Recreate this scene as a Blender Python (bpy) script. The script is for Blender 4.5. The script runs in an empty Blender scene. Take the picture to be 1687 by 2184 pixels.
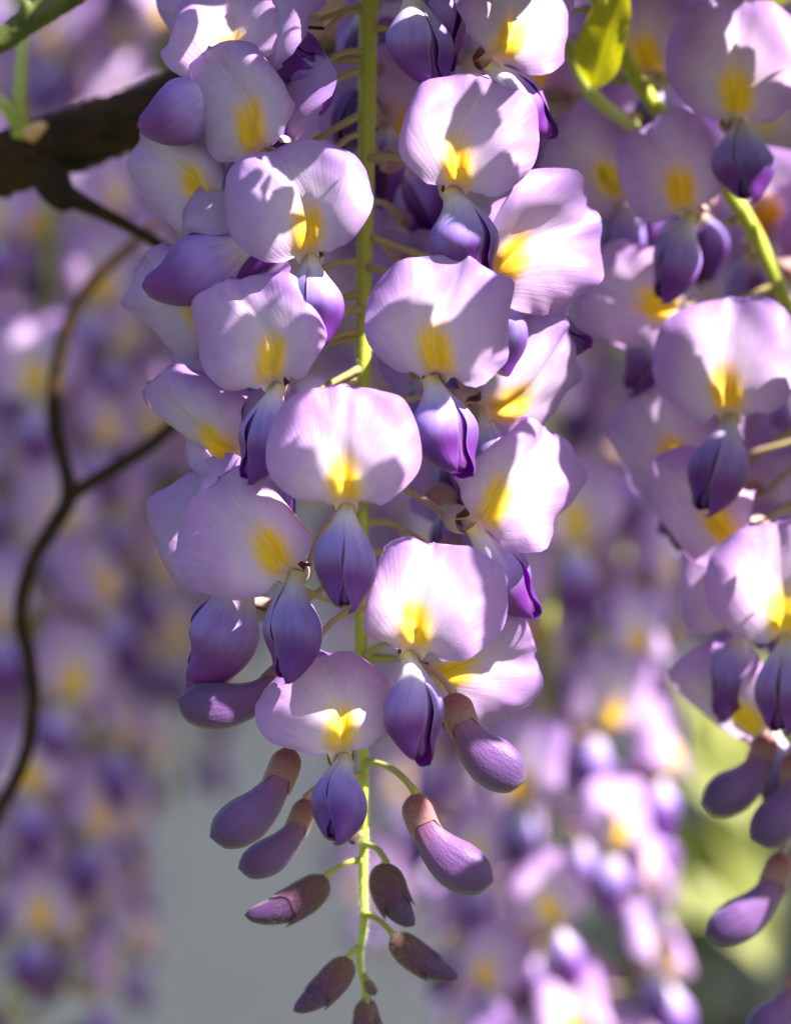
import bpy, math, random
import numpy as np
from mathutils import Matrix, Vector, Euler

random.seed(7)
rng = np.random.default_rng(7)
scene = bpy.context.scene
col = scene.collection
MM = 0.001
CZ = 1.55            # height of the picture's centre above the ground, metres
D = 600.0            # camera to main raceme, mm
PXMM = 15.34         # photograph pixels (1687 x 2184 view) per mm in the main plane

# ------------------------------------------------------------------ camera
cam_data = bpy.data.cameras.new('camera')
cam = bpy.data.objects.new('camera', cam_data)
col.objects.link(cam)
cam.location = (0, -D * MM, CZ)
cam.rotation_euler = (math.radians(90), 0, 0)
cam_data.sensor_fit = 'VERTICAL'
cam_data.sensor_height = 36.0
cam_data.lens = 36.0 * D / (2184 / PXMM)
cam_data.clip_start = 0.01
cam_data.clip_end = 200.0
cam_data.dof.use_dof = True
cam_data.dof.focus_distance = (D - 20.0) * MM
cam_data.dof.aperture_fstop = 12.5
scene.camera = cam

# ------------------------------------------------------------------ sky, sun, exposure
SUN = Vector((0.60, -0.30, 0.74)).normalized()
world = bpy.data.worlds.new('World')
scene.world = world
world.use_nodes = True
wn = world.node_tree.nodes
bg = wn['Background']
sky = wn.new('ShaderNodeTexSky')
sky.sky_type = 'NISHITA'
sky.sun_disc = False
sky.sun_elevation = math.asin(SUN.z)
sky.sun_rotation = math.atan2(SUN.x, SUN.y)
sky.air_density = 1.0; sky.dust_density = 1.8; sky.ozone_density = 1.0
world.node_tree.links.new(sky.outputs[0], bg.inputs[0])
bg.inputs[1].default_value = 0.059
sun_data = bpy.data.lights.new('sun', 'SUN')
sun_data.energy = 5.0
sun_data.angle = math.radians(0.5)
sun_data.color = (1.0, 0.965, 0.90)
sun = bpy.data.objects.new('sun', sun_data)
col.objects.link(sun)
sun.rotation_euler = (-SUN).to_track_quat('-Z', 'Y').to_euler()
sun.location = (0.6, -0.2, 2.6)
scene.view_settings.view_transform = 'Standard'
scene.view_settings.look = 'None'
scene.view_settings.exposure = 2.16
scene.view_settings.gamma = 1.0
scene.cycles.use_denoising = True
scene.cycles.max_bounces = 10
scene.cycles.transmission_bounces = 8
scene.cycles.diffuse_bounces = 6
scene.cycles.sample_clamp_indirect = 6.0

# ------------------------------------------------------------------ helpers
def pix(px, py, d=0.0):
    """photograph position and depth behind the main plane (mm) -> metres"""
    k = (D + d) / D / PXMM
    return Vector(((px - 843.5) * k * MM, d * MM, CZ + (1092 - py) * k * MM))

def tag(o, label=None, cat=None, group=None, kind=None):
    if label: o['label'] = label
    if cat: o['category'] = cat
    if group: o['group'] = group
    if kind: o['kind'] = kind
    return o

def link(o, parent=None):
    col.objects.link(o)
    if parent is not None:
        o.parent = parent
    return o

def empty(name, loc):
    o = bpy.data.objects.new(name, None)
    o.empty_display_size = 0.01
    o.location = loc
    return link(o)

class MB:
    """collects quads / tris with uv and material index; numpy lists joined into one mesh"""
    def __init__(self):
        self.v = []; self.f = []; self.uv = []; self.mi = []; self.n = 0; self.mats = []
    def mat(self, m):
        if m not in self.mats: self.mats.append(m)
        return self.mats.index(m)
    def grid(self, P, UV, m, close_u=False):
        a, b = P.shape[:2]
        base = self.n
        self.v.append(P.reshape(-1, 3)); self.n += a * b
        ii, jj = np.meshgrid(np.arange(a - 1), np.arange(b if close_u else b - 1), indexing='ij')
        j2 = (jj + 1) % b
        q = np.stack([ii * b + jj, ii * b + j2, (ii + 1) * b + j2, (ii + 1) * b + jj], -1).reshape(-1, 4) + base
        self.f.append(q); self.uv.append(UV.reshape(-1, 2))
        self.mi.append(np.full(len(q), self.mat(m)))
        return self
    def tris(self, V, T, UV, m):
        base = self.n
        self.v.append(V); self.n += len(V)
        T = np.asarray(T) + base
        self.f.append(np.concatenate([T, T[:, 2:3]], 1) if T.shape[1] == 3 else T)
        self.uv.append(UV); self.mi.append(np.full(len(T), self.mat(m)))
        return self
    def mesh(self, name):
        V = np.concatenate(self.v) * MM; F = np.concatenate(self.f); UV = np.concatenate(self.uv); MI = np.concatenate(self.mi)
        me = bpy.data.meshes.new(name)
        tri = F[:, 2] == F[:, 3]
        cnt = np.where(tri, 3, 4)
        start = np.concatenate([[0], np.cumsum(cnt)[:-1]])
        keep = np.ones(F.shape, bool); keep[tri, 3] = False
        loops = F[keep]
        me.vertices.add(len(V)); me.vertices.foreach_set('co', V.astype(np.float32).ravel())
        me.loops.add(len(loops)); me.loops.foreach_set('vertex_index', loops.astype(np.int32))
        me.polygons.add(len(F)); me.polygons.foreach_set('loop_start', start.astype(np.int32))
        me.polygons.foreach_set('material_index', MI.astype(np.int32))
        me.polygons.foreach_set('use_smooth', np.ones(len(F), bool))
        uvl = me.uv_layers.new(name='uv')
        uvl.data.foreach_set('uv', UV[loops].astype(np.float32).ravel())
        for m in self.mats: me.materials.append(m)
        me.update(calc_edges=True); me.validate()
        return me
    def obj(self, name, parent=None, matrix=None):
        o = bpy.data.objects.new(name, self.mesh(name))
        link(o, parent)
        if matrix is not None: o.matrix_local = matrix
        return o

def sstep(a, b, x):
    t = np.clip((x - a) / (b - a), 0, 1)
    return t * t * (3 - 2 * t)

def frames(P):
    """tangents and two normals along a polyline (n,3)"""
    T = np.gradient(P, axis=0)
    T /= np.linalg.norm(T, axis=1, keepdims=True) + 1e-9
    ref = np.array([0, 1.0, 0.0]) if abs(T[0, 1]) < 0.9 else np.array([1.0, 0, 0])
    N = []; n = ref - T[0] * ref.dot(T[0]); n /= np.linalg.norm(n)
    for t in T:
        n = n - t * n.dot(t); n /= np.linalg.norm(n) + 1e-9; N.append(n)
    N = np.array(N)
    return T, N, np.cross(T, N)

def spline(pts, n):
    """Catmull-Rom through pts (any width) sampled n times"""
    P = np.asarray(pts, float)
    P = np.vstack([2 * P[0] - P[1], P, 2 * P[-1] - P[-2]])
    s = np.linspace(0, len(P) - 3 - 1e-6, n); i = s.astype(int); t = (s - i)[:, None]
    a, b, c, d = P[i], P[i + 1], P[i + 2], P[i + 3]
    return 0.5 * (2 * b + (c - a) * t + (2 * a - 5 * b + 4 * c - d) * t ** 2 + (3 * b - a - 3 * c + d) * t ** 3)

def tube(mb, P, R, m, nseg=10, wob=0.0, cap=True):
    P = np.asarray(P, float); R = np.broadcast_to(np.asarray(R, float), (len(P),)).copy()
    T, N, B = frames(P)
    if cap:
        P = np.vstack([P[:1] - T[:1] * R[0] * .4, P, P[-1:] + T[-1:] * R[-1] * .4])
        R = np.concatenate([[R[0] * .05], R, [R[-1] * .05]])
        N = np.vstack([N[:1], N, N[-1:]]); B = np.vstack([B[:1], B, B[-1:]])
    a = np.linspace(0, 2 * math.pi, nseg, endpoint=False)
    r = R[:, None]
    if wob: r = r * (1 + wob * rng.normal(size=(len(P), nseg)))
    V = P[:, None] + (N[:, None] * np.cos(a)[None, :, None] + B[:, None] * np.sin(a)[None, :, None]) * r[..., None]
    L = np.concatenate([[0], np.cumsum(np.linalg.norm(np.diff(P, axis=0), axis=1))])
    UV = np.stack(np.broadcast_arrays((L / max(L[-1], 1e-6))[:, None], (a / (2 * math.pi))[None]), -1)
    return mb.grid(V, UV, m, close_u=True)

def hairs(mb, P, R, m, count, length=0.5, width=0.035, lo=0.0, hi=1.0):
    """fine tapered hairs standing off a tube"""
    P = np.asarray(P, float); R = np.broadcast_to(np.asarray(R, float), (len(P),))
    T, N, B = frames(P)
    s = rng.uniform(lo, hi, count) * (len(P) - 1.001); i = s.astype(int); f = (s - i)[:, None]
    p = P[i] * (1 - f) + P[i + 1] * f; r = (R[i] * (1 - f[:, 0]) + R[i + 1] * f[:, 0])[:, None]
    a = rng.uniform(0, 2 * math.pi, count)[:, None]
    n = N[i] * np.cos(a) + B[i] * np.sin(a)
    d = n + T[i] * rng.normal(0, .45, (count, 1)) + rng.normal(0, .25, (count, 3))
    d /= np.linalg.norm(d, axis=1, keepdims=True)
    w = np.cross(d, rng.normal(size=(count, 3))); w /= np.linalg.norm(w, axis=1, keepdims=True) + 1e-9
    ln = length * rng.uniform(.4, 1.25, (count, 1))
    b = p + n * r * .97
    V = np.stack([b - w * width / 2, b + w * width / 2, b + d * ln], 1).reshape(-1, 3)
    mb.tris(V, np.arange(count * 3).reshape(-1, 3), np.zeros((count * 3, 2)), m)
    return mb

# ------------------------------------------------------------------ materials
def nt(name):
    m = bpy.data.materials.new(name); m.use_nodes = True
    t = m.node_tree; t.nodes.clear()
    return m, t

class G:
    """tiny node-graph writer"""
    def __init__(self, t): self.t = t
    def node(self, typ, ins=None, **kw):
        n = self.t.nodes.new(typ)
        for k, v in kw.items(): setattr(n, k, v)
        for k, v in (ins or {}).items(): self.set(n.inputs[k], v)
        return n
    def set(self, sock, v):
        if isinstance(v, bpy.types.NodeSocket): self.t.links.new(v, sock)
        elif isinstance(v, tuple) and len(v) == 3 and sock.type == 'RGBA': sock.default_value = (*v, 1)
        else: sock.default_value = v
    def m(self, op, a, b=None, c=None):
        n = self.node('ShaderNodeMath', operation=op)
        self.set(n.inputs[0], a)
        if b is not None: self.set(n.inputs[1], b)
        if c is not None: self.set(n.inputs[2], c)
        return n.outputs[0]
    def ss(self, lo, hi, x):
        n = self.node('ShaderNodeMapRange', interpolation_type='SMOOTHSTEP')
        self.set(n.inputs[0], x); self.set(n.inputs[1], lo); self.set(n.inputs[2], hi)
        n.inputs[3].default_value = 0; n.inputs[4].default_value = 1
        return n.outputs[0]
    def mix(self, f, a, b, blend='MIX'):
        n = self.node('ShaderNodeMix', data_type='RGBA', blend_type=blend)
        self.set(n.inputs[0], f); self.set(n.inputs[6], a); self.set(n.inputs[7], b)
        return n.outputs[2]
    def uv(self):
        n = self.node('ShaderNodeUVMap', uv_map='uv')
        s = self.node('ShaderNodeSeparateXYZ', {0: n.outputs[0]})
        return s.outputs[0], s.outputs[1], n.outputs[0]
    def noise(self, vec, scale, detail=3, rough=.55, dist=0.0):
        n = self.node('ShaderNodeTexNoise', {'Scale': scale, 'Detail': detail, 'Roughness': rough, 'Distortion': dist})
        if vec is not None: self.set(n.inputs['Vector'], vec)
        return n.outputs[0]
    def vec(self, x, y, z=0.0):
        n = self.node('ShaderNodeCombineXYZ')
        self.set(n.inputs[0], x); self.set(n.inputs[1], y); self.set(n.inputs[2], z)
        return n.outputs[0]
    def rnd(self):
        return self.node('ShaderNodeObjectInfo').outputs['Random']
    def finish(self, color, trans=0.35, rough=.5, spec=.3, bump=None, bstr=.2, bdist=.0002, tsat=1.25, sheen=0.0, coat=0.0):
        p = self.node('ShaderNodeBsdfPrincipled', {'Base Color': color, 'Roughness': rough, 'Specular IOR Level': spec})
        if sheen: p.inputs['Sheen Weight'].default_value = sheen
        if coat: p.inputs['Coat Weight'].default_value = coat
        if bump is not None:
            b = self.node('ShaderNodeBump', {'Height': bump, 'Strength': bstr, 'Distance': bdist})
            self.t.links.new(b.outputs[0], p.inputs['Normal'])
        out = self.node('ShaderNodeOutputMaterial')
        if trans:
            h = self.node('ShaderNodeHueSaturation', {'Saturation': tsat, 'Color': color})
            tr = self.node('ShaderNodeBsdfTranslucent', {'Color': h.outputs[0]})
            mx = self.node('ShaderNodeMixShader', {0: trans, 1: p.outputs[0], 2: tr.outputs[0]})
            self.t.links.new(mx.outputs[0], out.inputs[0])
        else:
            self.t.links.new(p.outputs[0], out.inputs[0])

def mat_standard():
    m, t = nt('standard_petal'); g = G(t)
    u, v, uv = g.uv()                       # u, v in units of 10 mm, origin at the claw bend
    r = g.rnd()
    wob = g.m('MULTIPLY', g.m('SUBTRACT', g.noise(g.vec(u, v, g.m('MULTIPLY', r, 9.0)), 7.0, 4), .5), .5)
    def ell(a, b, c, sep=0.0):
        x = g.m('DIVIDE', g.m('SUBTRACT', g.m('MAXIMUM', g.m('ABSOLUTE', u), sep), sep), a); y = g.m('DIVIDE', g.m('SUBTRACT', v, c), b)
        return g.m('ADD', g.m('SQRT', g.m('ADD', g.m('MULTIPLY', x, x), g.m('MULTIPLY', y, y))), wob)
    yel = g.m('SUBTRACT', 1.0, g.ss(.25, 1.18, ell(.25, .44, .26, .045)))
    halo = g.m('SUBTRACT', 1.0, g.ss(.25, 1.3, ell(.62, 1.0, .40)))
    ang = g.m('ARCTAN2', u, g.m('ADD', v, .25))
    rad = g.m('SQRT', g.m('ADD', g.m('MULTIPLY', u, u), g.m('MULTIPLY', v, v)))
    vein = g.noise(g.vec(g.m('MULTIPLY', ang, 13.0), g.m('MULTIPLY', rad, .9), g.m('MULTIPLY', r, 31.0)), 1.6, 4, .6, .4)
    blot = g.noise(g.vec(u, v, g.m('MULTIPLY', r, 17.0)), 1.5, 2)
    c = g.mix(g.ss(.3, .7, blot), (.47, .275, .56), (.55, .345, .60))
    c = g.mix(g.m('MULTIPLY', g.ss(.6, 1.45, rad), .6), c, (.36, .19, .54))
    c = g.mix(g.m('MULTIPLY', g.ss(.42, .75, vein), .32), c, (.33, .18, .47))
    c = g.mix(g.m('MULTIPLY', halo, .42), c, (.78, .66, .74))
    ax = g.m('ABSOLUTE', u)
    mid = g.m('MULTIPLY', g.m('SUBTRACT', 1.0, g.ss(.004, .03, ax)), g.m('MULTIPLY', g.ss(.1, .5, v), g.m('SUBTRACT', 1.0, g.ss(.9, 1.5, v))))
    c = g.mix(g.m('MULTIPLY', mid, .42), c, (.70, .58, .56))
    yc = g.mix(g.ss(.4, .75, vein), (.88, .54, .05), (.82, .46, .035))
    c = g.mix(yel, c, yc)
    mid2 = g.m('MULTIPLY', g.m('SUBTRACT', 1.0, g.ss(.0, .018, ax)), yel)
    c = g.mix(g.m('MULTIPLY', mid2, .6), c, (.88, .70, .25))
    claw = g.m('MULTIPLY', g.m('SUBTRACT', 1.0, g.ss(-.22, -.02, v)), g.m('SUBTRACT', 1.0, g.ss(.2, .32, ax)))
    c = g.mix(g.m('MULTIPLY', claw, .8), c, (.80, .70, .50))
    rim = g.node('ShaderNodeAttribute', attribute_name='rim').outputs['Fac']
    c = g.mix(g.m('MULTIPLY', rim, .5), c, (.30, .17, .52))
    spot = g.noise(g.vec(u, v, g.m('MULTIPLY', r, 53.0)), 5.0, 5, .7)
    c = g.mix(g.m('MULTIPLY', g.ss(.66, .76, spot), .35), c, (.34, .20, .30))
    c = g.mix(g.m('MULTIPLY', g.m('MULTIPLY', g.ss(.58, .72, spot), rim), .8), c, (.25, .13, .08))
    h = g.node('ShaderNodeHueSaturation', {'Hue': g.m('ADD', .49, g.m('MULTIPLY', r, .02)), 'Saturation': 1.03, 'Value': g.m('ADD', .97, g.m('MULTIPLY', r, .12)), 'Color': c})
    fine = g.noise(uv, 60.0, 3)
    bump = g.m('ADD', g.m('MULTIPLY', vein, .7), g.m('MULTIPLY', fine, .45))
    g.finish(h.outputs[0], .45, .42, .38, bump, .5, .0003, 1.08, .0)
    return m

def mat_wing(name, tipc, midc, s0, s1):
    m, t = nt(name); g = G(t)
    u, v, uv = g.uv()                       # u along 0..1, v round the petal
    r = g.rnd()
    n1 = g.noise(g.vec(g.m('MULTIPLY', u, 2.5), g.m('MULTIPLY', v, 7.0), g.m('MULTIPLY', r, 20.0)), 1.6, 4)
    uu = g.m('ADD', u, g.m('MULTIPLY', g.m('SUBTRACT', n1, .5), .16))
    c = g.mix(g.ss(.0, .14, uu), (.72, .56, .26), (.66, .56, .62))
    c = g.mix(g.ss(.10, .40, uu), c, midc)
    c = g.mix(g.ss(s0, s1, uu), c, tipc)
    c = g.mix(g.m('MULTIPLY', g.ss(.5, .8, n1), .15), c, (.13, .04, .24))
    edge = g.m('SUBTRACT', 1.0, g.ss(.0, .03, v))
    c = g.mix(g.m('MULTIPLY', edge, .18), c, (.55, .42, .62))
    h = g.node('ShaderNodeHueSaturation', {'Hue': g.m('ADD', .488, g.m('MULTIPLY', r, .024)), 'Value': g.m('ADD', .9, g.m('MULTIPLY', r, .2)), 'Color': c})
    fine = g.noise(g.vec(g.m('MULTIPLY', u, 1.0), g.m('MULTIPLY', v, 2.0)), 40.0, 3)
    g.finish(h.outputs[0], .34, .40, .40, g.m('ADD', n1, g.m('MULTIPLY', fine, .4)), .3, .0003, 1.25)
    return m

def mat_bud(name, a, b, c3):
    m, t = nt(name); g = G(t)
    u, v, uv = g.uv(); r = g.rnd()
    n1 = g.noise(g.vec(g.m('MULTIPLY', u, 2.0), g.m('MULTIPLY', v, 14.0), g.m('MULTIPLY', r, 20.0)), 1.6, 4)
    uu = g.m('ADD', u, g.m('MULTIPLY', g.m('SUBTRACT', n1, .5), .3))
    c = g.mix(g.ss(.15, .55, uu), a, b)
    c = g.mix(g.ss(.6, .95, uu), c, c3)
    c = g.mix(g.m('MULTIPLY', g.ss(.45, .75, n1), .3), c, (.11, .03, .20))
    seam = g.m('SUBTRACT', 1.0, g.ss(.0, .012, g.m('ABSOLUTE', g.m('SUBTRACT', v, .47))))
    c = g.mix(g.m('MULTIPLY', seam, .55), c, (.08, .02, .14))
    fine = g.noise(g.vec(g.m('MULTIPLY', u, 1.0), g.m('MULTIPLY', v, 1.0)), 55.0, 3)
    g.finish(c, .12, .47, .36, g.m('ADD', n1, g.m('MULTIPLY', fine, .6)), .5, .0003, 1.1, .25)
    return m

def mat_ramp(name, c0, c1, trans=0.0, rough=.55, spec=.3, nscale=900.0, dark=.35, sheen=0.0, bstr=.3):
    """colour from c0 to c1 along uv.x with a mottled grain"""
    m, t = nt(name); g = G(t)
    u, v, uv = g.uv()
    tc = g.node('ShaderNodeTexCoord').outputs['Object']
    n1 = g.noise(tc, nscale, 4)
    c = g.mix(g.ss(.1, .9, g.m('ADD', u, g.m('MULTIPLY', g.m('SUBTRACT', n1, .5), .3))), c0, c1)
    d = tuple(x * .45 for x in c0)
    c = g.mix(g.m('MULTIPLY', g.ss(.45, .8, n1), dark), c, d)
    g.finish(c, trans, rough, spec, n1, bstr, .0003, 1.1, sheen)
    return m

def mat_leaf(name, c0, c1):
    m, t = nt(name); g = G(t)
    u, v, uv = g.uv()                       # u across -1..1, v along 0..1
    au = g.m('ABSOLUTE', u)
    ve = g.m('SINE', g.m('MULTIPLY', g.m('SUBTRACT', v, g.m('MULTIPLY', au, .22)), 70.0))
    n1 = g.noise(uv, 4.0, 4)
    c = g.mix(g.ss(.3, .7, n1), c0, c1)
    c = g.mix(g.m('MULTIPLY', g.ss(.82, 1.0, ve), .35), c, tuple(min(1, x * 1.7) for x in c1))
    c = g.mix(g.m('MULTIPLY', g.m('SUBTRACT', 1.0, g.ss(.02, .06, au)), .6), c, tuple(min(1, x * 2.0) for x in c1))
    g.finish(c, .5, .42, .35, ve, .25, .0003, 1.15)
    return m

def mat_bark(name, c0, c1, scale):
    m, t = nt(name); g = G(t)
    tc = g.node('ShaderNodeTexCoord').outputs['Object']
    mp = g.node('ShaderNodeMapping', {'Vector': tc, 'Scale': (.35, 1.0, 1.0)}).outputs[0]
    n1 = g.noise(mp, scale, 6, .65, .6); n2 = g.noise(tc, scale * .25, 3)
    c = g.mix(g.ss(.35, .68, n1), c0, c1)
    c = g.mix(g.m('MULTIPLY', g.ss(.5, .7, n2), .5), c, tuple(x * .5 for x in c0))
    g.finish(c, 0, .8, .2, n1, .7, .0012)
    return m

M = {}
M['standard'] = mat_standard()
M['wing'] = mat_wing('wing_petal', (.15, .025, .26), (.35, .23, .66), .30, .76)
M['keel'] = mat_wing('keel_petal', (.10, .016, .16), (.24, .10, .36), .28, .6)
M['bud'] = mat_bud('bud_petal', (.20, .06, .15), (.14, .052, .20), (.075, .026, .13))
M['bud_small'] = mat_bud('young_bud_petal', (.08, .025, .07), (.06, .014, .075), (.06, .016, .09))
M['calyx'] = mat_ramp('calyx_skin', (.30, .13, .14), (.42, .30, .26), .12, .6, .25, 1600, .3, .3)
M['calyx_bud'] = mat_ramp('bud_calyx_skin', (.19, .04, .05), (.25, .11, .12), .08, .6, .25, 1600, .35, .3)
M['calyx_young'] = mat_ramp('young_calyx_skin', (.11, .045, .035), (.085, .022, .065), .05, .65, .25, 1800, .4, .3)
M['pedicel'] = mat_ramp('pedicel_skin', (.38, .30, .10), (.34, .20, .17), .1, .55, .3, 900, .2, .2)
M['pedicel_green'] = mat_ramp('green_pedicel_skin', (.36, .36, .05), (.38, .32, .08), .12, .55, .3, 900, .15, .2)
M['rachis'] = mat_ramp('rachis_skin', (.33, .36, .025), (.44, .48, .06), .08, .5, .35, 500, .35, .1, .25)
M['hair'] = mat_ramp('plant_hair', (.55, .50, .36), (.55, .50, .36), .5, .5, .3, 900, 0)
M['shoot'] = mat_ramp('green_shoot_skin', (.36, .38, .08), (.50, .52, .20), .25, .5, .35, 500, .2)
M['stem_old'] = mat_ramp('old_green_stem', (.06, .065, .014), (.08, .09, .018), 0, .6, .3, 350, .7, 0, .5)
M['bark'] = mat_bark('bark', (.013, .007, .0035), (.055, .025, .009), 320)
M['twig'] = mat_bark('twig_bark', (.018, .009, .005), (.05, .022, .009), 500)
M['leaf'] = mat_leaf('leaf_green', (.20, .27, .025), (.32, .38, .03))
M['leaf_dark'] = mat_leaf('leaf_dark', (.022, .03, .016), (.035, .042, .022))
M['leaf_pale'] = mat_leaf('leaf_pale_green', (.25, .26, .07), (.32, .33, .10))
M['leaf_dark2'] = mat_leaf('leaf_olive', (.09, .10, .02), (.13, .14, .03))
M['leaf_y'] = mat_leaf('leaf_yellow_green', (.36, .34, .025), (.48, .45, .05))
M['stamen'] = mat_ramp('stamen', (.65, .33, .18), (.70, .42, .2), .2, .5, .3, 900, 0)

# ------------------------------------------------------------------ flower geometry (mm)
def standard_grid(P, na=25, nb=29):
    """banner petal. local x right, y back, z up; origin where the claw bends up"""
    s = P.get('s', 1.0)
    a, b, zc = 10.9 * P.get('wx', 1.0), 8.1 * P.get('hx', 1.0), 7.2 * P.get('hx', 1.0)
    nclaw = max(3, na // 6)
    S = np.linspace(-1, 1, nb)[None, :]
    q = np.linspace(0, 1, na)[:, None]
    ph = -math.pi / 2 + math.pi * (0.055 + 0.945 * q)
    e = 2.0 / 2.12
    Xe = a * np.abs(np.cos(ph)) ** e
    Ze = zc + b * np.sign(np.sin(ph)) * np.abs(np.sin(ph)) ** e
    Zm = (zc + b) * (q ** 1.0) * (1.0 + P.get('peak', .045) * q ** 6)
    Sx = np.sign(S) * np.abs(S) ** 0.9
    X = Xe * Sx
    Z = Zm + (Ze - Zm) * np.abs(S) ** 1.8
    qc = np.linspace(-4.6, 0, nclaw, endpoint=False)[:, None]
    Xc = (1.25 + .55 * (qc + 4.6) / 4.6) * S
    Zc = np.broadcast_to(qc, Xc.shape)
    X = np.vstack([Xc, X]); Z = np.vstack([Zc, Z])
    UV = np.stack([X / 10, Z / 10], -1)
    rim = np.vstack([np.abs(S) ** 4 * np.ones((nclaw, 1)) * 0, np.maximum(np.abs(S) ** 5 * np.ones((na, 1)), q ** 6)])
    # cross fold: angle as a function of the distance from the midrib
    k = np.linspace(0, 1, 14)
    ax = np.abs(X)
    tt = ax[..., None] * k
    fold = np.where(X < 0, P.get('fl', 8), P.get('fr', 8))[..., None]
    curl = np.where(X < 0, P.get('cl', 30), P.get('cr', 30))[..., None]
    hz = np.clip(Z / 15, -.1, 1.1)[..., None]
    th = np.radians(fold * sstep(.3, 3.5, tt) + curl * (tt / 11) ** 2.2 * (P.get('clo', .7) + (1.3 - P.get('clo', .7)) * hz)
                    - P.get('cup', 14) * np.sin(np.clip(tt / 8.0, 0, 1) * math.pi) * (1 - .4 * hz))
    roll_ = np.where(X < 0, P.get('bl', 0), P.get('br', 0))[..., None]; ons = np.where(X < 0, P.get('ol', 5.5), P.get('orr', 5.5))[..., None]
    th = th + np.radians(roll_ * sstep(0, 1, (tt - ons) / 2.6) * (.55 + .45 * np.clip(hz, 0, 1)))
    wgt = np.ones(14); wgt[0] = wgt[-1] = .5; wgt /= 13
    Xf = np.sign(X) * ax * (np.cos(th) * wgt).sum(-1)
    off = -ax * (np.sin(th) * wgt).sum(-1)          # + is towards the front
    off += -.5 * np.exp(-(X / .8) ** 2) * sstep(0, 2, Z) * (1 - .5 * sstep(8, 15, Z))
    off += .75 * np.exp(-((ax - 1.15) / .8) ** 2 - ((Z - 1.6) / 1.5) ** 2)
    Xf = Xf + P.get('mx', 0) * np.sin(np.clip(Z / 15, 0, 1) * math.pi * 1.5) * (1 - (ax / 12) ** 2)
    p1, p2, p3 = P['ph']
    R = np.hypot(X, Z - 4); A = np.arctan2(X, Z - 3)
    off += rim * P.get('ripple', .45) * (np.sin(A * 5 + p1) + .6 * np.sin(A * 9 + p2) + .35 * np.sin(A * 17 + p3))
    off += .13 * np.sin(A * 11 + p2 + .5 * np.sin(A * 3 + p1)) * sstep(3, 12, R) + .07 * np.sin(A * 23 + p3) * sstep(4, 12, R)
    off += .34 * np.sin(X * .55 + p2) * np.sin(Z * .5 + p3) + .10 * np.sin(X * 1.3 + p3) * np.sin(Z * 1.1 + p1)
    # profile of the midline: claw forward, bend, plate up, reflexed top
    zz = np.linspace(0, 20, 60)
    a0, a1 = P.get('lean', 6), P.get('reflex', 24)
    al = np.radians(a0 + a1 * np.clip(zz / 15.3, 0, 1.3) ** 2.2 - 42 * np.exp(-zz / 1.5))
    ds = zz[1]
    py = np.concatenate([[0], np.cumsum(np.sin(al[:-1]) * ds)]); pz = np.concatenate([[0], np.cumsum(np.cos(al[:-1]) * ds)])
    Zp = np.clip(Z, 0, 20)
    Yc = np.interp(Zp, zz, py); Zc2 = np.interp(Zp, zz, pz); al_i = np.interp(Zp, zz, al)
    neg = np.minimum(Z, 0)
    wc = np.exp(-(X / 2.3) ** 2)
    yclaw = -neg * 1.0; zclaw = neg * .10
    ylob = -neg * -.05; zlob = neg
    Y = Yc + wc * yclaw + (1 - wc) * ylob
    Zo = Zc2 + wc * zclaw + (1 - wc) * zlob
    ny, nz = -np.cos(al_i), np.sin(al_i)            # front normal (towards the viewer), top leaning back
    V = np.stack([Xf, Y + ny * off, Zo + nz * off], -1) * s
    P['rim'] = np.vstack([np.zeros((nclaw, nb)), np.maximum(np.abs(S) ** 9 * np.ones((na, 1)), (q ** 14) * np.ones((1, nb)))])
    return V, UV

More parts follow.
